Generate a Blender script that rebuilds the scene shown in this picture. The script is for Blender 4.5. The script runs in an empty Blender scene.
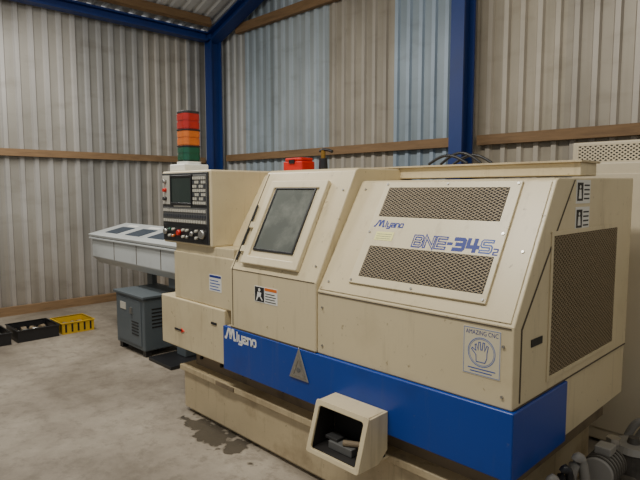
import bpy, math, random
from mathutils import Vector, Matrix
random.seed(7)
C = bpy.context.scene.collection

# ------------------------------------------------------------ materials
def lin(c):
    r = []
    for v in c:
        v /= 255.0
        r.append(v/12.92 if v <= 0.04045 else ((v+0.055)/1.055)**2.4)
    return tuple(r)+(1.0,)

def mat(name, col, rough=0.5, metal=0.0, var=0.12, scale=6.0, bump=0.0, stretch=(1,1,1), dirt_glare=None, dirt_glare_amt=0.0, dirt_glare_scale=2.0, coat=0.0, streak=None, streak_amt=0.0):
    m = bpy.data.materials.new(name); m.use_nodes = True
    nt = m.node_tree; N = nt.nodes; L = nt.links
    b = N["Principled BSDF"]
    b.inputs["Roughness"].default_value = rough
    b.inputs["Metallic"].default_value = metal
    if coat: b.inputs["Coat Weight"].default_value = coat
    geo = N.new("ShaderNodeNewGeometry")
    mp = N.new("ShaderNodeMapping"); mp.inputs["Scale"].default_value = stretch
    L.new(geo.outputs["Position"], mp.inputs["Vector"])
    no = N.new("ShaderNodeTexNoise"); no.inputs["Scale"].default_value = scale; no.inputs["Detail"].default_value = 6
    L.new(mp.outputs[0], no.inputs["Vector"])
    mx = N.new("ShaderNodeMix"); mx.data_type = 'RGBA'
    c = lin(col)
    mx.inputs["A"].default_value = tuple(x*(1-var) for x in c[:3])+(1,)
    mx.inputs["B"].default_value = tuple(min(1, x*(1+var)) for x in c[:3])+(1,)
    L.new(no.outputs["Fac"], mx.inputs["Factor"])
    out = mx.outputs["Result"]
    def layer(out, vec, sc, lo, hi, amt, colr):
        n2 = N.new("ShaderNodeTexNoise"); n2.inputs["Scale"].default_value = sc; n2.inputs["Detail"].default_value = 10; n2.inputs["Roughness"].default_value = 0.65
        L.new(vec, n2.inputs["Vector"])
        mr = N.new("ShaderNodeMapRange"); mr.inputs["From Min"].default_value = lo; mr.inputs["From Max"].default_value = hi
        mr.inputs["To Max"].default_value = amt
        L.new(n2.outputs["Fac"], mr.inputs["Value"])
        m2 = N.new("ShaderNodeMix"); m2.data_type = 'RGBA'
        L.new(mr.outputs[0], m2.inputs["Factor"]); L.new(out, m2.inputs["A"]); m2.inputs["B"].default_value = lin(colr)
        return m2.outputs["Result"]
    if dirt_glare: out = layer(out, mp.outputs[0], dirt_glare_scale, 0.5, 0.72, dirt_glare_amt, dirt_glare)
    if streak:
        m3 = N.new("ShaderNodeMapping"); m3.inputs["Scale"].default_value = (14,14,1.2); L.new(geo.outputs["Position"], m3.inputs["Vector"])
        out = layer(out, m3.outputs[0], 1.0, 0.56, 0.76, streak_amt, streak)
        out = layer(out, geo.outputs["Position"], 24, 0.64, 0.70, streak_amt*1.6, streak)
    L.new(out, b.inputs["Base Color"])
    if bump:
        bp = N.new("ShaderNodeBump"); bp.inputs["Strength"].default_value = bump; bp.inputs["Distance"].default_value = 0.01
        L.new(no.outputs["Fac"], bp.inputs["Height"]); L.new(bp.outputs[0], b.inputs["Normal"])
    return m

M = {}
M['beige'] = mat("beige_paint", (210,195,158), 0.34, 0, 0.05, 3, dirt_glare=(158,137,100), dirt_glare_amt=0.32, dirt_glare_scale=2.2, streak=(104,80,48), streak_amt=0.35)
M['beige_dirty'] = mat("beige_dirty", (190,173,138), 0.5, 0, 0.12, 5, dirt_glare=(116,94,62), dirt_glare_amt=0.6, dirt_glare_scale=4, streak=(70,54,36), streak_amt=0.6)
M['beige_light'] = mat("beige_light", (217,204,170), 0.34, 0, 0.04, 3, dirt_glare=(164,144,106), dirt_glare_amt=0.25, streak=(108,84,54), streak_amt=0.3)
M['blue'] = mat("blue_paint", (10,60,148), 0.34, 0, 0.08, 3, dirt_glare=(10,36,84), dirt_glare_amt=0.4, streak=(90,100,115), streak_amt=0.25)
M['steelblue'] = mat("column_blue", (26,54,118), 0.5, 0, 0.12, 5, dirt_glare=(40,50,80), dirt_glare_amt=0.3)
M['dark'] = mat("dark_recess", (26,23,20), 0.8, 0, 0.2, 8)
M['black'] = mat("black_plastic", (28,28,30), 0.4, 0, 0.1, 8)
M['seam'] = mat("seam_shadow", (84,74,60), 0.8, 0, 0.1, 8)
M['bed'] = mat("bed_cast", (130,114,90), 0.7, 0, 0.15, 6, dirt_glare=(60,48,34), dirt_glare_amt=0.6, dirt_glare_scale=5)
M['mesh'] = mat("mesh_metal", (140,124,96), 0.5, 0.1, 0.1, 8)
M['glass'] = mat("door_glass", (96,100,95), 0.06, 0, 0.5, 2.6, coat=1.0, dirt_glare=(156,158,148), dirt_glare_amt=0.7, dirt_glare_scale=2.2)  # pale blotches paint reflections into the glass colour
M['screen'] = mat("screen_glass", (44,56,52), 0.08, 0, 0.1, 3)
M['panel_grey'] = mat("panel_grey", (96,96,94), 0.45, 0, 0.08, 6)
M['panel_dark'] = mat("panel_dark", (50,50,50), 0.45, 0, 0.08, 6)
M['key'] = mat("key_light", (186,182,168), 0.5, 0, 0.05, 6)
M['key_dark'] = mat("key_dark", (64,66,70), 0.5, 0, 0.05, 6)
M['red'] = mat("red_plastic", (200,36,22), 0.35, 0, 0.08, 6)
M['redlens'] = mat("red_lens", (170,34,26), 0.2, 0, 0.2, 14, coat=0.8)
M['amberlens'] = mat("amber_lens", (200,104,34), 0.2, 0, 0.2, 14, coat=0.8)
M['greenlens'] = mat("green_lens", (22,82,60), 0.2, 0, 0.2, 14, coat=0.8)
M['white'] = mat("white_label", (225,224,216), 0.5, 0, 0.03, 6)
M['cream'] = mat("cream_label", (236,232,150), 0.5, 0, 0.03, 6)
M['orange'] = mat("orange_label", (214,110,30), 0.5, 0, 0.03, 6)
M['ink'] = mat("ink", (25,25,28), 0.6, 0, 0.02, 6)
M['inkblue'] = mat("ink_blue", (14,42,130), 0.5, 0, 0.02, 6)
M['inkpale'] = mat("ink_pale_blue", (52,84,160), 0.5, 0, 0.02, 6)
M['inkfaint'] = mat("ink_faint_blue", (84,112,176), 0.5, 0, 0.02, 6)
M['steel'] = mat("steel", (170,168,162), 0.3, 0.8, 0.1, 10)
M['feeder'] = mat("feeder_grey", (184,188,186), 0.36, 0, 0.05, 4, dirt_glare=(120,120,115), dirt_glare_amt=0.4)
M['feederpad'] = mat("feeder_pad", (52,64,78), 0.3, 0, 0.08, 6)
M['cabgrey'] = mat("cabinet_grey", (84,92,96), 0.5, 0, 0.08, 4, dirt_glare=(50,50,48), dirt_glare_amt=0.5)
M['yellow'] = mat("yellow_plastic", (204,164,26), 0.45, 0, 0.08, 6, dirt_glare=(110,90,30), dirt_glare_amt=0.4)
M['wood'] = mat("timber", (134,106,74), 0.75, 0, 0.3, 5, 0.3, stretch=(1,1,9), dirt_glare=(80,60,40), dirt_glare_amt=0.5)
M['cab'] = mat("cream_cabinet", (204,192,164), 0.45, 0, 0.04, 4, dirt_glare=(150,140,115), dirt_glare_amt=0.2)
M['hose'] = mat("hose_grey", (130,127,120), 0.5, 0, 0.1, 12, dirt_glare=(60,54,46), dirt_glare_amt=0.7, dirt_glare_scale=6)
M['grime'] = mat("grimy_metal", (82,78,72), 0.6, 0.2, 0.2, 12, dirt_glare=(36,32,27), dirt_glare_amt=0.8, dirt_glare_scale=7)
M['roof'] = mat("roof_sheet", (208,208,204), 0.6, 0.0, 0.15, 1.5, dirt_glare=(130,126,118), dirt_glare_amt=0.4)

def wall_mat(name, stops, axis, pitch, off):
    m = bpy.data.materials.new(name); m.use_nodes = True
    nt = m.node_tree; N = nt.nodes; L = nt.links; b = N["Principled BSDF"]
    b.inputs["Roughness"].default_value = 0.42; b.inputs["Metallic"].default_value = 0.2
    geo = N.new("ShaderNodeNewGeometry"); sp = N.new("ShaderNodeSeparateXYZ"); L.new(geo.outputs["Position"], sp.inputs[0])
    mr = N.new("ShaderNodeMapRange"); mr.inputs["From Min"].default_value = -8; mr.inputs["From Max"].default_value = 6
    L.new(sp.outputs[axis], mr.inputs["Value"])
    cr = N.new("ShaderNodeValToRGB"); cr.color_ramp.interpolation = 'CONSTANT'
    el = cr.color_ramp.elements
    el[0].position = 0; el[0].color = lin(stops[0][1])
    el[1].position = (stops[1][0]+8)/14; el[1].color = lin(stops[1][1])
    for p, c in stops[2:]:
        e = el.new((p+8)/14); e.color = lin(c)
    L.new(mr.outputs[0], cr.inputs[0])
    def mul(out, val, colr):
        mx = N.new("ShaderNodeMix"); mx.data_type = 'RGBA'; mx.blend_type = 'MULTIPLY'
        L.new(val, mx.inputs["Factor"]); L.new(out, mx.inputs["A"]); mx.inputs["B"].default_value = lin(colr); return mx.outputs["Result"]
    def noise(scv, sc, lo, hi, amt):
        mp = N.new("ShaderNodeMapping"); mp.inputs["Scale"].default_value = scv; L.new(geo.outputs["Position"], mp.inputs["Vector"])
        no = N.new("ShaderNodeTexNoise"); no.inputs["Scale"].default_value = sc; no.inputs["Detail"].default_value = 6; no.inputs["Roughness"].default_value = 0.5
        L.new(mp.outputs[0], no.inputs["Vector"])
        r2 = N.new("ShaderNodeMapRange"); r2.inputs["From Min"].default_value = lo; r2.inputs["From Max"].default_value = hi; r2.inputs["To Max"].default_value = amt
        L.new(no.outputs["Fac"], r2.inputs["Value"]); return r2.outputs[0]
    o = cr.outputs[0]
    o = mul(o, noise((1,1,0.6),1.6,0.4,0.7,0.5), (192,191,187))
    o = mul(o, noise((7,7,0.25),1.0,0.5,0.8,0.55), (176,168,156))
    o = mul(o, noise((2.5,2.5,6),1.0,0.55,0.8,0.4), (180,172,160))
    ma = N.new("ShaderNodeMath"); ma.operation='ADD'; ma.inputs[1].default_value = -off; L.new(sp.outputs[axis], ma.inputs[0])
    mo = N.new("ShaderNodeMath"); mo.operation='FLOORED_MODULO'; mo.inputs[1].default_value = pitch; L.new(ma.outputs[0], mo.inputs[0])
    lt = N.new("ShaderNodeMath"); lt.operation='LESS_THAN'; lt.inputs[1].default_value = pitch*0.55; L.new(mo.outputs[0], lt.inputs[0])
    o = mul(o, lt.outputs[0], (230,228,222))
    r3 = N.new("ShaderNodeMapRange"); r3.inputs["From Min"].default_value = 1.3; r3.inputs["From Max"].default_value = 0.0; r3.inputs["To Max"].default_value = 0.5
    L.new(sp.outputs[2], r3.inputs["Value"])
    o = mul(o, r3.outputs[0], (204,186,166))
    L.new(o, b.inputs["Base Color"])
    return m
PB, PL = 0.17, 0.175
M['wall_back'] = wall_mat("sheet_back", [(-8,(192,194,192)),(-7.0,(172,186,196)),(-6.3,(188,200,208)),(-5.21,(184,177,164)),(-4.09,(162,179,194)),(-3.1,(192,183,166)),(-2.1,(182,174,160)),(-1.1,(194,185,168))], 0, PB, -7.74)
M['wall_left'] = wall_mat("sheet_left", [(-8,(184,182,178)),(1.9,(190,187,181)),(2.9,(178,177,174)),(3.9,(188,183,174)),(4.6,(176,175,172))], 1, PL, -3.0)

def floor_mat():
    m = bpy.data.materials.new("concrete"); m.use_nodes = True
    nt = m.node_tree; N = nt.nodes; L = nt.links; b = N["Principled BSDF"]
    geo = N.new("ShaderNodeNewGeometry")
    n1 = N.new("ShaderNodeTexNoise"); n1.inputs["Scale"].default_value = 0.9; n1.inputs["Detail"].default_value = 12; n1.inputs["Roughness"].default_value = 0.7
    L.new(geo.outputs["Position"], n1.inputs["Vector"])
    cr = N.new("ShaderNodeValToRGB"); cr.color_ramp.elements[0].position = 0.34; cr.color_ramp.elements[0].color = lin((104,94,80))
    cr.color_ramp.elements[1].position = 0.66; cr.color_ramp.elements[1].color = lin((162,152,136))
    L.new(n1.outputs["Fac"], cr.inputs[0])
    n2 = N.new("ShaderNodeTexNoise"); n2.inputs["Scale"].default_value = 8; n2.inputs["Detail"].default_value = 9; n2.inputs["Roughness"].default_value = 0.75
    L.new(geo.outputs["Position"], n2.inputs["Vector"])
    r2 = N.new("ShaderNodeMapRange"); r2.inputs["From Min"].default_value = 0.50; r2.inputs["From Max"].default_value = 0.64; r2.inputs["To Max"].default_value = 0.55
    L.new(n2.outputs["Fac"], r2.inputs["Value"])
    mx = N.new("ShaderNodeMix"); mx.data_type = 'RGBA'; L.new(r2.outputs[0], mx.inputs["Factor"]); L.new(cr.outputs[0], mx.inputs["A"]); mx.inputs["B"].default_value = lin((98,88,74))
    mp = N.new("ShaderNodeMapping"); mp.inputs["Location"].default_value = (2.95*1.9, -1.92*5.5, 0); mp.inputs["Scale"].default_value = (1.9,5.5,1)
    L.new(geo.outputs["Position"], mp.inputs["Vector"])
    ln = N.new("ShaderNodeVectorMath"); ln.operation = 'LENGTH'; L.new(mp.outputs[0], ln.inputs[0])
    n3 = N.new("ShaderNodeTexNoise"); n3.inputs["Scale"].default_value = 8; n3.inputs["Detail"].default_value = 8; L.new(geo.outputs["Position"], n3.inputs["Vector"])
    ad = N.new("ShaderNodeMath"); ad.operation = 'MULTIPLY_ADD'; ad.inputs[1].default_value = 2.6; L.new(n3.outputs["Fac"], ad.inputs[0]); L.new(ln.outputs["Value"], ad.inputs[2])
    r3 = N.new("ShaderNodeMapRange"); r3.inputs["From Min"].default_value = 2.00; r3.inputs["From Max"].default_value = 1.84; r3.inputs["To Max"].default_value = 0.85
    L.new(ad.outputs[0], r3.inputs["Value"])
    m2 = N.new("ShaderNodeMix"); m2.data_type = 'RGBA'; L.new(r3.outputs[0], m2.inputs["Factor"]); L.new(mx.outputs["Result"], m2.inputs["A"]); m2.inputs["B"].default_value = lin((52,47,40))
    L.new(m2.outputs["Result"], b.inputs["Base Color"])
    rr = N.new("ShaderNodeMapRange"); rr.inputs["To Min"].default_value = 0.6; rr.inputs["To Max"].default_value = 0.15; L.new(r3.outputs[0], rr.inputs["Value"])
    L.new(rr.outputs[0], b.inputs["Roughness"])
    bp = N.new("ShaderNodeBump"); bp.inputs["Strength"].default_value = 0.35; bp.inputs["Distance"].default_value = 0.01
    L.new(n2.outputs["Fac"], bp.inputs["Height"]); L.new(bp.outputs[0], b.inputs["Normal"])
    return m
M['floor'] = floor_mat()

# ------------------------------------------------------------ builders
WL = {}
class Fr:
    def __init__(s, o, U, V, N):
        s.o, s.U, s.V, s.N = Vector(o), Vector(U).normalized(), Vector(V).normalized(), Vector(N).normalized()
    def p(s, u, v, n=0): return s.o + s.U*u + s.V*v + s.N*n
FF = Fr((0,1.94,0),(1,0,0),(0,0,1),(0,-1,0))
SF = Fr((-0.928,0,0),(0,1,0),(0,0,1),(1,0,0))
HF = Fr((0,1.94,1.08),(1,0,0),(0,0.607,1),(0,-1,0.607))
DF = Fr((0,1.93,1.12),(1,0,0),(0,0.517,1),(0,-1,0.517))
def hz(z): return (z-1.08)*math.sqrt(1+0.607**2)
def dz(z): return (z-1.12)*math.sqrt(1+0.517**2)
W0 = Fr((0,0,0),(1,0,0),(0,1,0),(0,0,1))

class B:
    def __init__(s): s.v=[]; s.f=[]
    def box(s,x0,x1,y0,y1,z0,z1): return s.obox(W0,x0,x1,y0,y1,z0,z1)
    def obox(s,fr,u0,u1,v0,v1,n0,n1):
        k=len(s.v)
        for n in (n0,n1):
            for (u,v) in ((u0,v0),(u1,v0),(u1,v1),(u0,v1)): s.v.append(fr.p(u,v,n))
        for f in ((3,2,1,0),(4,5,6,7),(0,1,5,4),(1,2,6,5),(2,3,7,6),(3,0,4,7)): s.f.append(tuple(k+i for i in f))
        return s
    def opoly(s,fr,pts,n0,n1):
        k=len(s.v); c=len(pts)
        for n in (n0,n1):
            for (u,v) in pts: s.v.append(fr.p(u,v,n))
        s.f.append(tuple(k+i for i in reversed(range(c)))); s.f.append(tuple(k+c+i for i in range(c)))
        for i in range(c):
            j=(i+1)%c; s.f.append((k+i,k+j,k+c+j,k+c+i))
        return s
    def ring(s,fr,outer,inner,n0,n1):
        k=len(s.v); c=len(outer)
        for n in (n0,n1):
            for (u,v) in outer: s.v.append(fr.p(u,v,n))
            for (u,v) in inner: s.v.append(fr.p(u,v,n))
        for i in range(c):
            j=(i+1)%c
            o0,o1,i0,i1=k+i,k+j,k+c+i,k+c+j; O0,O1,I0,I1=[q+2*c for q in (o0,o1,i0,i1)]
            s.f+= [(O0,O1,I1,I0),(o1,o0,i0,i1),(o0,o1,O1,O0),(i1,i0,I0,I1)]
        return s
    def stroke(s,fr,pts,w,n0,n1,closed=False):
        P=[Vector(p) for p in pts]; c=len(P); Lf=[];Rt=[]
        for i in range(c):
            a=P[i-1] if (i>0 or closed) else None; b_=P[(i+1)%c] if (i<c-1 or closed) else None
            d1=(P[i]-a).normalized() if a is not None else None; d2=(b_-P[i]).normalized() if b_ is not None else None
            if d1 is None: q=Vector((-d2.y,d2.x))*w/2; p=P[i]-d2*w/2
            elif d2 is None: q=Vector((-d1.y,d1.x))*w/2; p=P[i]+d1*w/2
            else:
                n1_=Vector((-d1.y,d1.x)); n2_=Vector((-d2.y,d2.x)); m=(n1_+n2_)
                if m.length<1e-4: m=n1_.copy()
                m.normalize(); q=m*(w/2)/max(0.45,m.dot(n1_)); p=P[i]
            Lf.append(p+q); Rt.append(p-q)
        k=len(s.v)
        for n in (n0,n1):
            for a in Lf: s.v.append(fr.p(a.x,a.y,n))
            for a in Rt: s.v.append(fr.p(a.x,a.y,n))
        for i in range(c if closed else c-1):
            j=(i+1)%c
            a,b2,r,r2=k+i,k+j,k+c+i,k+c+j; A,B2,R,R2=[x+2*c for x in (a,b2,r,r2)]
            s.f+=[(R,R2,B2,A),(a,b2,r2,r),(a,A,B2,b2),(r,r2,R2,R)]
        return s
    def prism(s,prof,x0,x1):
        return s.opoly(Fr((0,0,0),(0,1,0),(0,0,1),(1,0,0)),prof,x0,x1)
    def cyl(s,p0,p1,r0,r1=None,seg=20):
        p0=Vector(p0);p1=Vector(p1); r1=r0 if r1 is None else r1
        a=(p1-p0).normalized(); t=Vector((1,0,0)) if abs(a.x)<0.9 else Vector((0,1,0))
        u=a.cross(t).normalized(); w=a.cross(u); k=len(s.v)
        for p,r in ((p0,r0),(p1,r1)):
            for i in range(seg):
                an=2*math.pi*i/seg; s.v.append(p+u*math.cos(an)*r+w*math.sin(an)*r)
        s.f.append(tuple(k+i for i in reversed(range(seg)))); s.f.append(tuple(k+seg+i for i in range(seg)))
        for i in range(seg):
            j=(i+1)%seg; s.f.append((k+i,k+j,k+seg+j,k+seg+i))
        return s
    def tube(s,pts,r,seg=10):
        pts=[Vector(p) for p in pts]; k=len(s.v)
        for i,p in enumerate(pts):
            a=(pts[min(i+1,len(pts)-1)]-pts[max(i-1,0)]).normalized()
            t=Vector((0,0,1)) if abs(a.z)<0.95 else Vector((1,0,0))
            u=a.cross(t).normalized(); w=a.cross(u)
            for j in range(seg):
                an=2*math.pi*j/seg; s.v.append(p+u*math.cos(an)*r+w*math.sin(an)*r)
        for i in range(len(pts)-1):
            for j in range(seg):
                j2=(j+1)%seg; s.f.append((k+i*seg+j,k+i*seg+j2,k+(i+1)*seg+j2,k+(i+1)*seg+j))
        s.f.append(tuple(k+j for j in range(seg))); e=k+(len(pts)-1)*seg
        s.f.append(tuple(e+j for j in reversed(range(seg))))
        return s
    def frame(s,fr,u0,u1,v0,v1,w,n0,n1):
        return s.ring(fr,[(u0,v0),(u1,v0),(u1,v1),(u0,v1)],[(u0+w,v0+w),(u1-w,v0+w),(u1-w,v1-w),(u0+w,v1-w)],n0,n1)
    def lattice(s,fr,u0,u1,v0,v1,du,dv,w,n0,n1):
        m=dv/du; span=(v1-v0)/m
        for sg in (1,-1):
            k=u0-span
            while k<u1+span:
                a=max(u0,k); b=min(u1,k+span)
                if b-a>0.003:
                    if sg==1: A=(a,v0+m*(a-k)); Bq=(b,v0+m*(b-k))
                    else: A=(a,v1-m*(a-k)); Bq=(b,v1-m*(b-k))
                    d=Vector((Bq[0]-A[0],Bq[1]-A[1])).normalized(); q=Vector((-d.y,d.x))*w/2
                    e=0 if sg==1 else 0.0006
                    s.opoly(fr,[(A[0]-q.x,A[1]-q.y),(Bq[0]-q.x,Bq[1]-q.y),(Bq[0]+q.x,Bq[1]+q.y),(A[0]+q.x,A[1]+q.y)],n0+e,n1+e)
                k+=du
        return s
    def make(s,name,m,parent=None,bevel=0,smooth=False,**props):
        me=bpy.data.meshes.new(name)
        xs=[p.x for p in s.v]; ys=[p.y for p in s.v]; zs=[p.z for p in s.v]
        c=Vector(((min(xs)+max(xs))/2,(min(ys)+max(ys))/2,min(zs)))
        me.from_pydata([tuple(p-c) for p in s.v],[],s.f); me.validate(); me.update()
        me.materials.append(m)
        if smooth:
            for p in me.polygons: p.use_smooth = len(p.vertices)==4
        return place(me,name,c,parent,bevel,**props)

def place(me,name,c,parent=None,bevel=0,**props):
    o=bpy.data.objects.new(name,me); C.objects.link(o); o.location=c; WL[o.name]=Vector(c)
    if parent is not None:
        o.parent=parent; o.matrix_parent_inverse=Matrix.Translation(-WL[parent.name])
    if bevel:
        b=o.modifiers.new("bevel",'BEVEL'); b.width=bevel; b.segments=3; b.limit_method='ANGLE'; b.angle_limit=0.6
    for k,v in props.items(): o[k]=v
    return o
def empty(name,loc,**props):
    o=bpy.data.objects.new(name,None); o.empty_display_size=0.2; C.objects.link(o); o.location=loc; WL[o.name]=Vector(loc)
    for k,v in props.items(): o[k]=v
    return o
def rrect(u0,u1,v0,v1,r,n=5):
    pts=[]
    for (cx,cy,a0) in ((u1-r,v0+r,-90),(u1-r,v1-r,0),(u0+r,v1-r,90),(u0+r,v0+r,180)):
        for i in range(n+1):
            a=math.radians(a0+90*i/n); pts.append((cx+math.cos(a)*r,cy+math.sin(a)*r))
    return pts

def text(s,fr,u0,u1,v0,v1,n,m,parent,name="lettering",shear=0.0,bold=0.0,**props):
    cu=bpy.data.curves.new("t",'FONT'); cu.body=s; cu.size=1; cu.shear=shear; cu.offset=bold; cu.extrude=0
    o=bpy.data.objects.new("t",cu); C.objects.link(o)
    dg=bpy.context.evaluated_depsgraph_get(); dg.update()
    me=bpy.data.meshes.new_from_object(o.evaluated_get(dg))
    bpy.data.objects.remove(o); me.name=name
    xs=[v.co.x for v in me.vertices]; ys=[v.co.y for v in me.vertices]
    a,b_,c,d=min(xs),max(xs),min(ys),max(ys)
    ctr=fr.p((u0+u1)/2,(v0+v1)/2,n)
    for v in me.vertices:
        u=u0+(v.co.x-a)/(b_-a)*(u1-u0); w=v0+(v.co.y-c)/(d-c)*(v1-v0)
        v.co=fr.p(u,w,n)-ctr
    me.materials.clear(); me.materials.append(m)
    return place(me,name,ctr,parent,**props)

GL={'B':[[(0,.5),(.85,.5),(1,.6),(1,.88),(.85,1),(0,1),(0,0),(.85,0),(1,.12),(1,.4),(.85,.5)]],
 'N':[[(0,0),(0,1),(1,0),(1,1)]],
 'E':[[(1,1),(0,1),(0,0),(1,0)],[(0,.5),(.9,.5)]],
 '-':[[(.1,.5),(.9,.5)]],
 '3':[[(0,1),(.88,1),(1,.88),(1,.12),(.88,0),(0,0)],[(.25,.5),(1,.5)]],
 '4':[[(0,1),(0,.35),(1.05,.35)],[(.75,1),(.75,0)]],
 'S':[[(1,1),(.1,1),(0,.9),(0,.6),(.1,.5),(.9,.5),(1,.4),(1,.1),(.9,0),(0,0)]],
 '2':[[(0,1),(.9,1),(1,.9),(1,.6),(.9,.5),(0,.4),(0,0),(1,0)]],
 'M':[[(-.34,0),(-.22,0),(.16,.95),(.40,.95),(.46,.12),(.56,.12),(.78,.95),(.98,.95),(1.10,0),(1.24,0)]],
 'i':[[(.5,0),(.5,.68)],[(.5,.90),(.5,.97)]],
 'y':[[(0,.68),(0,.16),(.14,0),(1,0)],[(1,.68),(1,-.16),(.86,-.30),(.05,-.30)]],
 'a':[[(.05,.68),(.86,.68),(1,.54),(1,0),(.14,0),(0,.1),(0,.26),(.14,.36),(1,.36)]],
 'n':[[(0,0),(0,.68),(.84,.68),(1,.52),(1,0)]],
 'o':[[(.16,0),(.84,0),(1,.14),(1,.54),(.84,.68),(.16,.68),(0,.54),(0,.14),(.16,0)]]}
def glyph(ch,fr,u,v,W,H,w,n,m,parent,inner=None,wi=0):
    def bld(width,n0,mm):
        b=B()
        for k,pl in enumerate(GL[ch]): b.stroke(fr,[(u+x*W,v+y*H) for x,y in pl],width,n0+k*0.0001,n0+0.0004+k*0.0001)
        b.make("letter",mm,parent)
    bld(w,n,m)
    if inner: bld(wi,n+0.0006,inner)

# ------------------------------------------------------------ room
def roofz(x):
    return 4.12+0.35*(x+7.7) if x<-1.0 else 4.12+0.35*6.7-0.35*(x+1.0)
def corr(name,axis,a0,a1,fixed,out,m,pitch=0.2,amp=0.028):
    pts=[]; a=a0
    while a<a1:
        for da,h in ((0,0),(0.110,0),(0.128,1),(0.182,1)):
            pts.append((min(a+da*pitch/0.2,a1),h))
        a+=pitch
    v=[];f=[]
    for (p,h) in pts:
        for e in (0,1):
            pos = fixed - out*amp*(h) + out*amp
            if axis=='x': v.append((p,pos,0 if e==0 else roofz(p)))
            else: v.append((pos,p,0 if e==0 else 4.12))
    for i in range(len(pts)-1):
        f.append((2*i,2*i+2,2*i+3,2*i+1))
    me=bpy.data.meshes.new(name); me.from_pydata(v,[],f); me.update(); me.materials.append(m)
    return place(me,name,(0,0,0),kind="structure")
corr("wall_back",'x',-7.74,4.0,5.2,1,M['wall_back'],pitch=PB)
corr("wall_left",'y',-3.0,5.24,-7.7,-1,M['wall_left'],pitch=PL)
B().box(-7.74,4.0,-3.0,5.24,-0.1,0).make("floor",M['floor'],kind="structure")
v=[];f=[];pts=[];a=-3.0
while a<5.2:
    for da,h in ((0,0),(0.1,0),(0.125,1),(0.175,1)): pts.append((min(a+da,5.2),h))
    a+=0.2
for (p,h) in pts:
    for x in (-7.74,-1.0,4.0): v.append((x,p,roofz(x)+0.02+h*0.03))
for i in range(len(pts)-1):
    for e in (0,1): f.append((3*i+e,3*i+e+1,3*i+3+e+1,3*i+3+e))
me=bpy.data.meshes.new("ceiling"); me.from_pydata(v,[],f); me.materials.append(M['roof']); place(me,"ceiling",(0,0,0),kind="structure")

def ibeam_col(name,xc,yc,w,d,z1):
    b=B(); t=0.022
    b.box(xc-w/2,xc+w/2,yc-d/2,yc-d/2+t,0,z1); b.box(xc-w/2,xc+w/2,yc+d/2-t,yc+d/2,0,z1); b.box(xc-0.012,xc+0.012,yc-d/2+t,yc+d/2-t,0,z1)
    return b.make(name,M['steelblue'],kind="structure")
ibeam_col("trim_1",-7.52,5.0,0.17,0.2,4.02)
ibeam_col("trim_2",-3.03,4.99,0.15,0.22,roofz(-3.06)-0.12)
b=B(); b.box(-7.63,-7.47,-3,4.88,3.92,3.945); b.box(-7.63,-7.47,-3,4.88,4.03,4.055); b.box(-7.56,-7.54,-3,4.88,3.945,4.03); b.make("trim_3",M['steelblue'],kind="structure")
sl=Fr((-7.6,4.9,4.0),(1,0,0.35),(0,1,0),(-0.35,0,1))
b=B(); b.obox(sl,0,6.8,0,0.2,-0.12,-0.1); b.obox(sl,0,6.8,0,0.2,0.02,0.04); b.obox(sl,0,6.8,0.09,0.11,-0.1,0.02); b.make("trim_4",M['steelblue'],kind="structure")
B().box(-7.40,-3.13,5.13,5.2,2.06,2.16).make("trim_5",M['wood'],kind="structure")
B().box(-2.93,4.0,5.13,5.2,2.06,2.16).make("trim_6",M['wood'],kind="structure")
B().box(-7.7,-7.64,-3,4.9,2.03,2.12).make("trim_7",M['wood'],kind="structure")
B().box(-7.7,-7.64,-3,4.9,0.0,0.11).make("trim_8",M['wood'],kind="structure")
B().box(-7.1,-3.2,5.13,5.2,4.0,4.13).make("trim_9",M['wood'],kind="structure")
pr=Fr((-7.42,0,roofz(-7.42)),(1,0,0.35),(0,1,0),(-0.35,0,1))
B().obox(pr,0,0.07,-3,4.85,-0.13,0.0).make("trim_10",M['wood'],kind="structure")
pr=Fr((-6.2,0,roofz(-6.2)),(1,0,0.35),(0,1,0),(-0.35,0,1))
B().obox(pr,0,0.07,-3,4.85,-0.13,0.0).make("trim_11",M['wood'],kind="structure")

# ------------------------------------------------------------ CNC LATHE
lathe=empty("cnc_lathe",(-2.2,2.6,0),label="large cream and blue metalworking lathe with slanted guards and mesh vents",category="machine")
P=lathe
base=B().box(-3.45,-1.05,2.0,3.15,0.03,0.34).box(-3.42,-1.08,2.03,3.1,0,0.03).box(-3.47,-1.03,1.975,3.16,0.305,0.345).make("base",M['beige_dirty'],P,0.006,label="stained cream base with a lip and oily grime")
bed=B().box(-3.38,-1.0,2.06,3.2,0.345,0.475).make("bed",M['bed'],P,label="brown machine bed with the recess shade in its colour")  # darker brown paints the shadow strip under the housings
for x in (-3.3,-3.05,-2.8,-2.72,-2.4,-2.1): B().cyl((x,2.06,0.41),(x,2.045,0.41),0.014,seg=6).make("bolt",M['dark'],bed)
B().box(-3.0,-2.8,1.968,1.976,0.312,0.338).make("base_plate",M['bed'],base)
B().box(-2.83,-0.934,1.95,3.28,0.475,0.75).make("side_skirt",M['beige'],P,0.004)
skirt=B().opoly(W0,[(-2.84,1.925),(-0.915,1.925),(-0.915,2.45),(-0.933,2.45),(-0.933,1.949),(-2.84,1.949)],0.47,0.75).make("blue_skirt",M['blue'],P,0.006,label="blue painted front skirt")
left=B().box(-3.65,-2.845,1.94,3.0,0.485,0.84).make("lower_housing",M['beige'],P,0.008)
leftup=B().box(-3.48,-2.765,1.955,3.0,0.84,1.175).make("upper_housing",M['beige'],P,0.01)
B().box(-3.4,-2.765,2.45,3.2,1.176,1.62).make("headstock_cover",M['beige'],P,0.01)
B().obox(FF,-3.46,-3.36,0.61,0.622,0.0,0.006).make("handle_slot",M['ink'],left)
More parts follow.
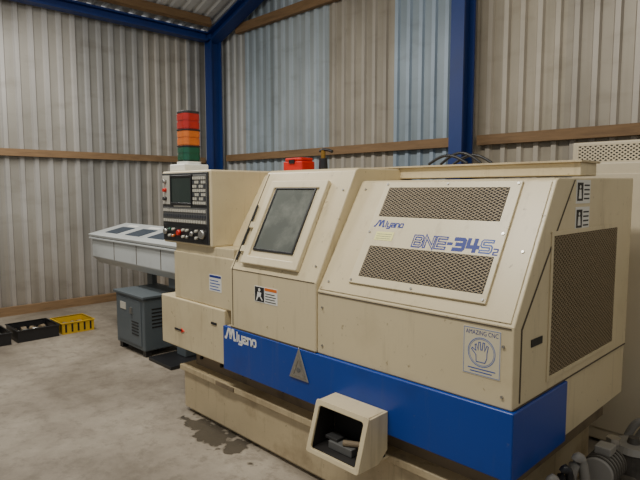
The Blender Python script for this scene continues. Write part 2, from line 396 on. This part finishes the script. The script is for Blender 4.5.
B().opoly(FF,[(-3.37,0.60),(-3.33,0.615),(-3.37,0.63)],0.0,0.006).make("arrow_mark",M['red'],left)
B().obox(FF,-2.99,-2.93,0.73,0.745,0.0,0.006).make("handle_slot",M['ink'],left)
dprof=[(1.93,0.752),(1.93,1.12),(2.235,1.71),(2.26,1.722),(2.75,1.722),(2.75,0.752)]
door_unit=B().prism(dprof,-2.76,-2.0).make("door_housing",M['beige'],P,0.008)
door=B().frame(DF,-2.65,-2.15,dz(1.157),dz(1.644),0.05,0.0,0.03)
door.obox(DF,-2.602,-2.198,dz(1.157)+0.048,dz(1.644)-0.048,0.0,0.016)
door=door.make("door",M['beige_light'],P,0.006,label="cream door with dark viewing window")
B().obox(DF,-2.57,-2.24,dz(1.248),dz(1.592),0.016,0.020).make("door_window",M['glass'],door,0.0,label="grey viewing window")
B().frame(DF,-2.582,-2.228,dz(1.236),dz(1.604),0.012,0.016,0.026).make("window_seal",M['black'],door,0.002)
for z0 in (1.22,1.36): B().obox(DF,-2.70,-2.655,dz(z0),dz(z0)+0.04,0.0,0.025).make("hinge",M['beige_light'],P,0.003)
B().cyl(DF.p(-2.715,dz(1.17),0.012),DF.p(-2.715,dz(1.5),0.012),0.007).make("door_rod",M['black'],P,label="thin black rod beside the door")
b=B(); b.obox(DF,-2.738,-2.732,0.0,dz(1.70),0.0,0.002); b.obox(FF,-2.738,-2.732,0.77,1.12,0.01,0.012)
b.obox(FF,-2.76,-2.0,0.752,0.76,0.008,0.012); b.obox(FF,-2.74,-2.01,1.118,1.122,0.009,0.012)
b.make("panel_seam",M['seam'],P)
hprof=[(1.94,0.752),(1.94,1.08),(2.28,1.64),(2.30,1.65),(3.28,1.665),(3.28,0.752)]
hood=B().prism(hprof,-1.999,-0.928).make("hood",M['beige'],P,0.006)
B().obox(HF,-1.985,-0.945,hz(1.09),hz(1.635),0,0.005).make("slanted_panel",M['beige'],P,0.003)
b=B(); b.obox(FF,-1.99,-0.94,1.07,1.075,0.0,0.003); b.opoly(SF,[(2.462,1.645),(2.470,1.645),(2.003,1.06),(2.003,0.77),(1.995,0.77),(1.995,1.064)],0,0.003)
b.obox(SF,1.95,3.27,0.752,0.758,0,0.003); b.make("panel_seam",M['seam'],P)
vp=B().obox(HF,-1.805,-1.065,hz(1.14),hz(1.633),0.005,0.017).make("vent_panel",M['beige_light'],P,0.003,label="raised cream panel carrying two mesh vents")
for (a0,a1,z0,z1) in ((-1.77,-1.115,1.46,1.602),(-1.752,-1.09,1.175,1.315)):
    B().lattice(HF,a0,a1,hz(z0),hz(z1),0.027,0.0150,0.0031,0.0175,0.0190).make("vent_mesh",M['mesh'],vp,label="diamond expanded metal vent mesh")
    B().obox(HF,a0-0.002,a1+0.002,hz(z0)-0.002,hz(z1)+0.002,0.0165,0.0175).make("vent_shade_plate",M['dark'],vp)  # no opening is cut: a flat dark plate paints the shade behind the mesh
for (u,z) in ((-1.79,1.62),(-1.43,1.62),(-1.08,1.62),(-1.79,1.38),(-1.08,1.41),(-1.79,1.153),(-1.43,1.153),(-1.08,1.153)):
    B().cyl(HF.p(u,hz(z),0.016),HF.p(u,hz(z),0.021),0.006,seg=10).make("bolt",M['steel'],vp)
for (fr,u,v,n) in ((HF,-1.94,hz(1.60),0.004),(HF,-1.94,hz(1.13),0.004),(FF,-1.96,1.0,0),(FF,-1.96,0.8,0),(FF,-0.97,1.0,0),(FF,-0.97,0.8,0),(HF,-0.98,hz(1.35),0.004),(DF,-2.04,dz(1.6),0),(DF,-2.04,dz(1.2),0)):
    B().cyl(fr.p(u,v,n),fr.p(u,v,n+0.006),0.006,seg=10).make("bolt",M['steel'],P)
sm=B().frame(SF,2.24,3.06,0.795,1.43,0.02,0,0.006).make("side_vent_frame",M['beige'],P,0.002)
B().lattice(SF,2.26,3.04,0.815,1.41,0.031,0.019,0.0044,0.003,0.0050).make("vent_mesh",M['mesh'],sm)
B().obox(SF,2.258,3.042,0.813,1.412,0.0,0.0025).make("vent_shade_plate",mat("vent_back",(92,80,60),0.8,0,0.2,6),sm)  # flat brown plate on the side, painted as the shaded inside of the vent
B().obox(SF,2.085,2.185,0.975,1.005,0,0.004).make("handle_slot",M['ink'],P)
B().box(-2.75,-0.965,2.63,2.83,1.667,1.728).make("top_cover",M['beige'],P,0.005)
B().box(-2.76,-0.955,2.61,2.85,1.728,1.738).make("top_cover_edge",M['beige_dirty'],P,0.002)

def wordmark(fr,u0,v0,W,H,w,n,m,parent):
    s=W/5.9
    glyph('M',fr,u0+0.5*s,v0,1.25*s,H*1.08,w*1.3,n,m,parent)
    u=u0+2.35*s
    for ch,wd in (('i',0.2),('y',0.62),('a',0.62),('n',0.62),('o',0.62)):
        glyph(ch,fr,u,v0,wd*s,H*0.95,w,n,m,parent); u+=(wd+0.25)*s
wordmark(FF,-2.815,0.680,0.305,0.056,0.0125,0.0152,M['white'],skirt)
wordmark(HF,-1.775,hz(1.410),0.172,0.031,0.0070,0.0171,M['inkblue'],vp)
v0,H=hz(1.333),0.050
u=-1.505
for ch in "BNE": glyph(ch,HF,u,v0,0.044,H,0.0175,0.0171,M['inkblue'],vp,M['beige_light'],0.0042); u+=0.0625
glyph('-',HF,u-0.004,v0,0.018,H,0.014,0.0171,M['inkblue'],vp); u+=0.031
for ch in "34": glyph(ch,HF,u,v0,0.044,H,0.0185,0.0171,M['inkblue'],vp); u+=0.065
glyph('S',HF,u,v0,0.043,H,0.0175,0.0171,M['inkpale'],vp,M['beige_light'],0.0042); u+=0.059
glyph('2',HF,u,v0-0.010,0.018,0.026,0.0064,0.0171,M['inkblue'],vp)
ys=B().obox(HF,-1.745,-1.635,hz(1.345),hz(1.385),0.017,0.0182).make("yellow_sticker",M['cream'],vp,label="small pale yellow sticker")
for i in range(3): B().obox(HF,-1.737,-1.645,hz(1.352)+i*0.012,hz(1.352)+i*0.012+0.0025,0.0182,0.0185).make("printed_line",M['panel_grey'],vp)
w=B().obox(FF,-2.514,-2.307,0.953,1.046,0.010,0.0115).make("warning_sticker",M['white'],P,label="white and orange warning sticker")
B().obox(FF,-2.510,-2.425,0.957,1.042,0.0115,0.0122).make("pictogram_field",M['ink'],w)
B().obox(FF,-2.42,-2.312,1.026,1.043,0.0115,0.0122).make("orange_band",M['orange'],w)
b=B(); b.cyl(FF.p(-2.468,1.025,0.0122),FF.p(-2.468,1.025,0.0128),0.010,seg=12)
b.opoly(FF,[(-2.49,0.985),(-2.455,0.985),(-2.450,1.01),(-2.485,1.012)],0.0122,0.0128); b.opoly(FF,[(-2.49,0.985),(-2.50,0.962),(-2.493,0.96),(-2.475,0.985)],0.0122,0.0128); b.opoly(FF,[(-2.465,0.985),(-2.445,0.965),(-2.438,0.968),(-2.455,0.988)],0.0122,0.0128)
b.make("pictogram",M['white'],w)
for i in range(4): B().obox(FF,-2.415,-2.32-0.01*(i%2),0.962+i*0.015,0.967+i*0.015,0.0115,0.012).make("printed_line",M['ink'],w)
w=B().obox(FF,-3.03,-2.89,0.945,1.055,-0.015,-0.0135).make("maker_sticker",M['white'],P,label="white label with blue heading")
B().obox(FF,-3.025,-2.895,1.035,1.05,-0.0135,-0.0128).make("heading_band",M['inkblue'],w)
for i in range(4): B().obox(FF,-3.02,-2.905-0.02*(i%2),0.955+i*0.019,0.961+i*0.019,-0.0135,-0.013).make("printed_line",M['inkpale'],w)
w=B().obox(FF,-1.144,-0.979,0.86,1.055,0,0.0015).make("dealer_sticker",mat("sticker_pale",(212,202,172),0.5,0,0.03,6),P,label="cream sticker with a blue hand emblem in a ring")
B().frame(FF,-1.141,-0.982,0.863,1.052,0.002,0.0015,0.002).make("sticker_border",M['inkfaint'],w)
text("AMAZING CNC",FF,-1.132,-0.991,1.026,1.044,0.002,M['inkblue'],w,bold=0.0)
cx,cy=-1.0615,0.957; n_=48
circ=lambda r:[(cx+math.cos(2*math.pi*i/n_)*r,cy+math.sin(2*math.pi*i/n_)*r) for i in range(n_)]
B().ring(FF,circ(0.060),circ(0.0572),0.0015,0.0022).make("ring_emblem",M['inkfaint'],w)
B().ring(FF,circ(0.054),circ(0.0525),0.0015,0.0022).make("ring_emblem",M['inkfaint'],w)
hand=[(-.022,-.040),(-.024,-.012),(-.044,.008),(-.040,.014),(-.024,.004),(-.029,.028),(-.023,.031),(-.014,.008),(-.013,.040),(-.006,.041),(-.003,.010),(.003,.010),(.006,.041),(.013,.040),(.014,.008),(.023,.031),(.029,.028),(.024,-.002),(.024,-.020),(.016,-.040)]
b=B(); b.stroke(FF,[(cx+x,cy+y) for x,y in hand],0.0028,0.0015,0.0024,closed=True); b.make("hand_emblem",M['inkpale'],w)
for (z,u0,u1) in ((0.886,-1.12,-1.0),(0.874,-1.11,-1.015)): B().obox(FF,u0,u1,z,z+0.004,0.0015,0.002).make("printed_line",M['inkpale'],w)
for z in (1.54,1.42):
    w=B().obox(SF,2.485,2.65,z,z+0.105,0,0.0015).make("warning_sticker",M['white'],P,label="white and black warning sticker")
    B().obox(SF,2.495,2.562,z+0.012,z+0.093,0.0015,0.002).make("pictogram_field",M['ink'],w)
    b=B(); b.cyl(SF.p(2.528,z+0.074,0.002),SF.p(2.528,z+0.074,0.0026),0.008,seg=12); b.opoly(SF,[(2.512,z+0.022),(2.545,z+0.022),(2.538,z+0.062),(2.517,z+0.062)],0.002,0.0026); b.make("pictogram",M['white'],w)
    for i in range(4): B().obox(SF,2.575,2.64,z+0.018+i*0.02,z+0.025+i*0.02,0.0015,0.002).make("printed_line",M['ink'],w)
w=B().opoly(FF,[(-2.200,0.582),(-2.045,0.582),(-2.122,0.758)],0.016,0.022).make("triangle_plate",M['steel'],P,0.003,label="worn silver triangular plate")
B().ring(FF,[(-2.178,0.595),(-2.067,0.595),(-2.122,0.722)],[(-2.160,0.605),(-2.085,0.605),(-2.122,0.692)],0.022,0.0245).make("plate_rim",mat("worn_plate",(150,146,136),0.35,0.5,0.3,35,dirt_glare=(84,78,66),dirt_glare_amt=0.8,dirt_glare_scale=24),w)
B().cyl(FF.p(-2.122,0.635,0.022),FF.p(-2.122,0.635,0.025),0.014,seg=16).make("plate_boss",M['panel_grey'],w)
cf=Fr((0,1.715,0.35),(1,0,0),(0,0.075,0.24),(0,-0.24,0.075))
L_=math.hypot(0.075,0.24); x0,x1=-1.85,-1.515
outer=rrect(x0,x1,0,L_,0.012); inner=rrect(x0+.026,x1-.026,0.022,L_-.026,0.015)
b=B(); b.ring(cf,outer,inner,-0.012,0.0)
side=[(1.728,0.352),(1.793,0.58),(1.924,0.585),(1.924,0.40),(1.86,0.35)]
b.prism(side,x0,x0+.012); b.prism(side,x1-.012,x1)
b.prism([(1.793,0.573),(1.793,0.585),(1.924,0.585),(1.924,0.573)],x0+.012,x1-.012); b.prism([(1.73,0.35),(1.73,0.362),(1.95,0.362),(1.95,0.35)],x0+.012,x1-.012)
pc=b.make("parts_chute",M['beige'],P,0.003,label="cream framed parts catcher box with dark inside")
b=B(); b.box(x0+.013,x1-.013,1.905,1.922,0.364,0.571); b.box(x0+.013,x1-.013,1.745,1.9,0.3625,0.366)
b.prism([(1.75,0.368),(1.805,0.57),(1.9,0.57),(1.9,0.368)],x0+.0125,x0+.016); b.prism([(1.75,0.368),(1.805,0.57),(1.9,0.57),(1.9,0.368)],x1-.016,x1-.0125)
b.make("chute_dark_inside",M['dark'],pc)  # dark sheets on the inner faces of the box
B().box(-1.77,-1.62,1.79,1.87,0.367,0.405).make("chute_tray",M['panel_grey'],pc,0.004)
B().cyl((-1.68,1.80,0.418),(-1.57,1.86,0.42),0.014,seg=14).make("chute_tray",M['bed'],pc)
B().box(-1.80,-1.72,1.80,1.86,0.405,0.42).make("chute_tray",M['panel_dark'],pc,0.003)

# control panel
cp=B().prism([(1.94,1.23),(1.94,1.73),(2.45,1.73),(2.45,1.23)],-3.59,-2.97).make("control_panel",M['beige'],P,0.012,label="cream control box with screen and dark key panel")
B().box(-3.46,-2.765,1.962,2.45,1.17,1.232).make("panel_mount",M['beige'],P,0.006)
B().prism([(2.10,1.232),(2.38,1.70),(2.45,1.70),(2.45,1.232)],-2.972,-2.765).make("filler_cover",M['beige'],P,0.004)
CF=FF
B().obox(CF,-3.572,-2.988,1.245,1.716,0,0.010).make("key_panel",M['panel_dark'],cp,0.004,label="dark grey operator panel")
B().frame(CF,-3.455,-3.175,1.50,1.70,0.014,0.010,0.02).make("screen_bezel",M['black'],cp,0.003)
B().obox(CF,-3.442,-3.188,1.513,1.687,0.010,0.014).make("screen",M['screen'],cp)
B().obox(CF,-3.565,-3.465,1.50,1.70,0.010,0.014).make("side_plate",M['key'],cp,0.002)
B().obox(CF,-3.16,-3.0,1.50,1.70,0.010,0.014).make("keypad_plate",M['panel_grey'],cp,0.002)
B().obox(CF,-3.56,-3.0,1.375,1.48,0.010,0.014).make("function_plate",M['panel_grey'],cp,0.002)
B().obox(CF,-3.56,-3.0,1.257,1.362,0.010,0.014).make("switch_plate",M['black'],cp,0.002)
kb={}
def keygrid(u0,v0,nu,nv,du,dv,w,h,mats):
    for i in range(nu):
        for j in range(nv):
            m=mats[(i*3+j*5+i*j)%len(mats)]; key=(m.name,w,h)
            if key not in kb:
                k=B().obox(CF,u0,u0+w,v0,v0+h,0.014,0.021).make("key",m,cp); kb[key]=k
            else:
                k=kb[key].copy(); C.objects.link(k)
            c=CF.p(u0+i*du+w/2,v0+j*dv,0.0175); k.location=Vector(c); WL[k.name]=Vector(c)
keygrid(-3.155,1.507,6,7,0.0255,0.027,0.018,0.018,[M['key'],M['key_dark'],M['key']])
keygrid(-3.55,1.452,18,1,0.0305,0.03,0.020,0.018,[M['key'],M['key'],M['key_dark']])
keygrid(-3.55,1.417,18,1,0.0305,0.03,0.020,0.018,[M['key_dark'],M['key'],M['key_dark']])
keygrid(-3.55,1.382,18,1,0.0305,0.03,0.020,0.018,[M['key'],M['key_dark'],M['key']])
for i,(u,z,r,m) in enumerate(((-3.52,1.31,0.022,M['steel']),(-3.46,1.33,0.010,M['greenlens']),(-3.46,1.285,0.010,M['key']),(-3.41,1.33,0.010,M['key']),(-3.41,1.285,0.010,M['amberlens']),(-3.34,1.31,0.020,M['red']),(-3.28,1.33,0.010,M['key']),(-3.28,1.285,0.010,M['key']),(-3.23,1.33,0.010,M['key']),(-3.23,1.285,0.010,M['steel']),(-3.17,1.31,0.016,M['steel']),(-3.115,1.33,0.010,M['key']),(-3.115,1.285,0.010,M['key']),(-3.05,1.312,0.032,M['steel']),(-3.52,1.66,0.015,M['steel']),(-3.52,1.60,0.015,M['red']),(-3.52,1.54,0.015,M['panel_dark']))):
    B().cyl(CF.p(u,z,0.014),CF.p(u,z,0.035),r,r*0.85).make("knob",m,cp,smooth=True)
B().obox(CF,-3.42,-3.2,1.486,1.496,0.010,0.012).make("softkey_strip",M['key'],cp)

# signal tower
tw=empty("signal_tower",(-3.49,2.1,1.73),label="red amber green signal tower"); tw.parent=P; tw.matrix_parent_inverse=Matrix.Translation(-WL[P.name])
cx,cy=-3.49,2.1
def rsq(hw,r): return rrect(cx-hw,cx+hw,cy-hw,cy+hw,r,6)
B().box(-3.59,-3.39,2.00,2.20,1.731,1.782).make("tower_base",M['white'],tw,0.008)
B().opoly(W0,rsq(0.070,0.03),1.782,1.802).make("tower_collar",M['white'],tw)
for z0,z1,m,nm in ((1.806,1.906,M['greenlens'],"green lens"),(1.913,2.021,M['amberlens'],"amber lens"),(2.028,2.140,M['redlens'],"red lens")):
    b=B(); b.opoly(W0,rsq(0.064,0.03),z0,z1)
    for i in range(2): b.opoly(W0,rsq(0.067,0.032),z0+0.008+i*(z1-z0)/2,z0+(i+1)*(z1-z0)/2-0.006)
    b.make("lamp_lens",m,tw,label=nm)
for z0,z1 in ((1.802,1.807),(1.905,1.914),(2.020,2.029)): B().opoly(W0,rsq(0.069,0.033),z0,z1).make("tower_ring",M['black'],tw)
B().opoly(W0,rsq(0.066,0.033),2.140,2.158).make("tower_cap",M['panel_dark'],tw,0.004)

# ------------------------------------------------------------ things on the machine
rb=empty("tool_case",(-2.665,2.42,1.723),label="small red plastic tool case on the machine top",category="tool case")
B().box(-2.755,-2.575,2.36,2.48,1.723,1.785).make("case_body",M['red'],rb,0.01); B().box(-2.745,-2.585,2.365,2.475,1.785,1.808).make("case_lid",M['red'],rb,0.01); B().box(-2.69,-2.64,2.352,2.36,1.77,1.795).make("latch",M['black'],rb)
dr=empty("grease_gun",(-2.49,2.47,1.723),label="small black and brass tool standing on the machine top",category="tool")
B().cyl((-2.49,2.47,1.723),(-2.49,2.47,1.80),0.030,0.026).make("tool_base",M['black'],dr)
B().cyl((-2.49,2.47,1.80),(-2.49,2.47,1.85),0.015).make("tool_stem",mat("brass",(150,115,50),0.4,0.6,0.1,8),dr)
B().tube([(-2.52,2.47,1.848),(-2.49,2.47,1.857),(-2.45,2.47,1.852),(-2.41,2.47,1.84)],0.010).make("tool_lever",M['black'],dr)
def arc(p0,p1,h,n=14,bow=(0,0,0)):
    p0=Vector(p0);p1=Vector(p1);r=[]
    for i in range(n+1):
        t=i/n; q=p0.lerp(p1,t); s_=math.sin(math.pi*t); q=q+Vector((bow[0]*s_,bow[1]*s_,h*s_+bow[2]*s_)); r.append(q)
    return r
for (x0_,x1_,y_,h_) in ((-1.82,-1.58,2.66,0.045),(-1.78,-1.53,2.72,0.06),(-1.74,-1.50,2.79,0.05)):
    B().tube(arc((x0_,y_,1.747),(x1_,y_+0.01,1.747),h_),0.008).make("cable",M['black'],None,label="black looped cable on the machine top",category="cable",group="cables on the machine top")

# ------------------------------------------------------------ bar feeder
bf=empty("bar_feeder",(-5.0,2.7,0),label="long silver grey bar feeder beside the lathe",category="bar feeder")
B().prism([(2.5,0.84),(2.5,1.07),(2.94,1.17),(2.94,0.76),(2.58,0.76)],-6.3,-3.66).make("feeder_body",M['feeder'],bf,0.01)
ff2=Fr((0,2.5,0),(1,0,0),(0,0,1),(0,-1,0))
for x in (-5.72,-5.2,-4.7,-4.2): B().obox(ff2,x,x+0.008,0.85,1.04,0,0.003).make("panel_seam",M['seam'],bf)
B().box(-6.34,-3.68,2.48,2.5,1.045,1.064).make("body_rail",M['feeder'],bf,0.004)
lf=Fr((0,2.48,1.078),(1,0,0),(0,0.45,0.105),(0,-0.105,0.45))
lid=B().obox(lf,-6.34,-3.67,0,0.47,-0.008,0.022).make("feeder_lid",M['feeder'],bf,0.006)
for i,(a,b_) in enumerate(((-6.1,-5.80),(-5.6,-5.28),(-5.1,-4.78),(-4.62,-4.33))):
    B().obox(lf,a,b_,0.10,0.32,0.022,0.028).make("lid_window",M['feederpad'],lid,0.004)
    B().obox(lf,a+0.03,b_-0.05,0.35,0.40,0.022,0.026).make("lid_label",M['white'],lid)
B().box(-4.75,-3.66,2.60,2.85,0.66,0.76).make("under_tray",M['cabgrey'],bf,0.01)
B().box(-4.62,-4.46,2.60,2.76,0.03,0.66).make("leg",M['cabgrey'],bf,0.008)
B().box(-4.72,-4.3,2.36,2.75,0.0,0.03).make("foot_plate",M['black'],bf,0.004)
B().box(-5.72,-5.6,2.87,2.93,0.0,0.76).make("leg",M['cabgrey'],bf,0.006)
cb=empty("hydraulic_unit",(-5.08,2.6,0),label="dark grey metal cabinet on feet under the bar feeder",category="cabinet")
B().box(-5.39,-4.79,2.36,2.82,0.06,0.57).make("cabinet_body",M['cabgrey'],cb,0.012)
B().box(-5.41,-4.77,2.34,2.84,0.57,0.595).make("cabinet_lid",M['cabgrey'],cb,0.006)
fc=Fr((0,2.36,0),(1,0,0),(0,0,1),(0,-1,0))
dd=B().obox(fc,-5.34,-4.84,0.1,0.54,0,0.008).make("cabinet_door",M['cabgrey'],cb,0.004)
B().obox(fc,-5.27,-5.15,0.42,0.49,0.008,0.012).make("nameplate",M['key'],dd)
for i in range(5): B().obox(fc,-5.03,-4.89,0.2+i*0.03,0.21+i*0.03,0.008,0.012).make("louvre",M['dark'],dd)
B().obox(fc,-5.05,-5.01,0.40,0.46,0.008,0.02).make("door_latch",M['steel'],dd)
sc=Fr((-4.79,0,0),(0,1,0),(0,0,1),(1,0,0))
for i in range(6): B().obox(sc,2.44,2.74,0.28+i*0.035,0.292+i*0.035,0,0.004).make("louvre",M['dark'],cb)
for x in (-5.37,-4.87):
    for y in (2.38,2.74): B().box(x,x+0.06,y,y+0.06,0,0.06).make("foot",M['black'],cb)

# ------------------------------------------------------------ trays on the floor
def tray(x,y,rot,w,d,h,m,label,slots=False,name="plastic_tray"):
    t=empty(name,(x,y,0),label=label,category="tray")
    c,s_=math.cos(rot),math.sin(rot)
    fr=Fr((x,y,0),(c,s_,0),(-s_,c,0),(0,0,1))
    b=B(); b.obox(fr,-w/2,w/2,-d/2,d/2,0.0,0.012)
    b.frame(fr,-w/2,w/2,-d/2,d/2,0.01,0.012,h)
    b.make("tray_body",m,t)
    B().frame(fr,-w/2-0.01,w/2+0.01,-d/2-0.01,d/2+0.01,0.02,h-0.012,h).make("tray_rim",m,t,0.003)
    if slots:
        for i in range(5):
            u=-w/2+0.04+i*(w-0.08)/4; B().obox(fr,u-0.01,u+0.01,-d/2-0.002,-d/2+0.002,0.02,h-0.02).make("tray_slot",M['dark'],t)
            q=-d/2+0.04+i*(d-0.08)/4; B().obox(fr,-w/2-0.002,-w/2+0.002,q-0.01,q+0.01,0.02,h-0.02).make("tray_slot",M['dark'],t)
    k=0
    for i in range(4):
        for j in range(4):
            u=-w/2+.06+i*(w-.12)/3; v=-d/2+.055+j*(d-.11)/3; a=random.uniform(0,3)
            r=random.uniform(0.026,0.036); p=fr.p(u,v,0.013+r); dv=Vector((math.cos(a)*0.026,math.sin(a)*0.026,0.0))
            B().cyl(p-dv,p+dv,r,seg=12).make("machined_part",(M['steel'],M['grime'],M['bed'],M['grime'])[(k+j)%4],None,label="small turned metal part lying in a tray",category="metal part",group="turned parts in the floor trays"); k+=1
tray(-6.4,2.28,math.pi/2,0.35,0.36,0.13,M['yellow'],"yellow plastic tray of small parts on the concrete",True)
tray(-6.42,1.86,math.pi/2,0.41,0.42,0.13,M['black'],"black plastic tray of small parts on the concrete")
tray(-6.4,1.38,math.pi/2,0.42,0.40,0.13,M['black'],"black plastic tray of small parts on the concrete")
# ------------------------------------------------------------ other cabinet
oc=empty("electrical_cabinet",(-0.2,4.0,0),label="cream steel cabinet with perforated top grille behind the lathe",category="cabinet")
B().box(-1.31,1.2,3.6,4.0,0.02,1.77).make("cabinet_front",M['cab'],oc,0.01)
B().box(-1.53,1.2,4.0,4.7,0.02,1.93).make("cabinet_body",M['cab'],oc,0.01)
gf=Fr((0,4.0,0),(1,0,0),(0,0,1),(0,-1,0))
g=B().frame(gf,-1.50,0.6,1.785,1.915,0.012,0,0.006).make("grille_frame",M['cab'],oc)
B().obox(gf,-1.488,0.588,1.797,1.903,0,0.002).make("grille_back",M['dark'],g)
B().lattice(gf,-1.488,0.588,1.797,1.903,0.034,0.024,0.008,0.002,0.004).make("grille_mesh",M['cab'],g)
B().obox(Fr((0,3.6,0),(1,0,0),(0,0,1),(0,-1,0)),-1.25,-0.6,0.1,1.7,0,0.01).make("cabinet_door",M['cab'],oc,0.004)
# ------------------------------------------------------------ clutter beside the machine
pm=empty("coolant_pump",(-0.80,2.60,0),label="grimy grey coolant pump lying on a dark tank beside the machine",category="pump")
B().box(-0.88,-0.70,2.50,2.76,0.0,0.26).make("pump_tank",M['grime'],pm,0.01)
B().cyl((-0.80,2.52,0.335),(-0.80,2.70,0.335),0.068,seg=28).make("pump_motor",M['hose'],pm,0.006)
for i in range(6): B().cyl((-0.80,2.535+i*0.028,0.335),(-0.80,2.543+i*0.028,0.335),0.075,seg=28).make("cooling_fin",M['grime'],pm)
B().cyl((-0.80,2.70,0.335),(-0.80,2.745,0.335),0.055,0.04,28).make("pump_head",M['grime'],pm,0.003)
B().cyl((-0.80,2.73,0.335),(-0.80,2.73,0.43),0.022,0.022,16).make("outlet_pipe",M['hose'],pm)
B().cyl((-0.80,2.73,0.41),(-0.80,2.73,0.435),0.032,0.032,6).make("pipe_nut",M['steel'],pm)
B().box(-0.835,-0.765,2.58,2.66,0.40,0.435).make("terminal_box",M['hose'],pm,0.004)
bk=empty("oil_canister",(-0.78,2.98,0),label="dark oily metal pot with a round lid beside the machine",category="canister")
B().cyl((-0.78,2.98,0),(-0.78,2.98,0.30),0.095,0.095,28).make("canister_body",M['grime'],bk)
B().cyl((-0.78,2.98,0.30),(-0.78,2.98,0.33),0.102,0.085,28).make("canister_lid",M['hose'],bk)
B().cyl((-0.78,2.98,0.33),(-0.78,2.98,0.36),0.03,0.024,20).make("lid_knob",M['grime'],bk)
for i,(p0,p1,h,bow,rr_) in enumerate((((-0.885,2.10,0.022),(-0.80,2.18,0.022),0.42,(0,0,0),0.020),((-0.885,2.22,0.022),(-0.79,2.30,0.022),0.42,(0,0,0),0.018),((-0.885,2.35,0.022),(-0.79,2.45,0.022),0.42,(0,0,0),0.022),((-0.94,3.22,0.024),(-0.70,3.30,0.024),0.32,(0,0,0),0.02),((-0.93,3.38,0.024),(-0.66,3.46,0.024),0.26,(0,0,0),0.02))):
    b=B().tube(arc(p0,p1,h,24,bow),rr_)
    o=b.make("coolant_hose",M['hose'] if i!=1 else M['black'],None,smooth=True,label=("grey" if i!=1 else "black")+" flexible coolant hose at the machine side",category="hose",group="hoses beside the machine")

# ------------------------------------------------------------ lights
def area(loc,target,size,power,col):
    l=bpy.data.lights.new("added_light",'AREA'); l.shape='RECTANGLE'; l.size=size[0]; l.size_y=size[1]; l.energy=power; l.color=col
    o=bpy.data.objects.new("added_area_light",l); C.objects.link(o); o.location=loc  # area lights added overhead to brighten the room; no fixtures known there
    d=Vector(target)-Vector(loc); o.rotation_euler=d.to_track_quat('-Z','Y').to_euler(); return o
area((-2.2,0.2,4.6),(-2.4,1.8,0.5),(2.4,0.4),145,(1,0.96,0.88))
area((-5.6,1.6,3.9),(-5.6,2.0,0),(2.4,0.4),112,(1,0.97,0.92))
area((0.8,1.2,4.4),(-0.8,3.0,1.0),(2.0,0.4),24,(1,0.95,0.87))
w=bpy.data.worlds.new("world"); bpy.context.scene.world=w; w.use_nodes=True
w.node_tree.nodes["Background"].inputs[0].default_value=(0.96,0.97,1.0,1); w.node_tree.nodes["Background"].inputs[1].default_value=0.34

# ------------------------------------------------------------ camera
cd=bpy.data.cameras.new("camera"); cd.sensor_width=36; cd.lens=545/640*36
cam=bpy.data.objects.new("camera",cd); C.objects.link(cam); cam.location=(0,0,1.6)
cam.rotation_euler=(math.radians(90-5.24),0,math.radians(45.57)); bpy.context.scene.camera=cam
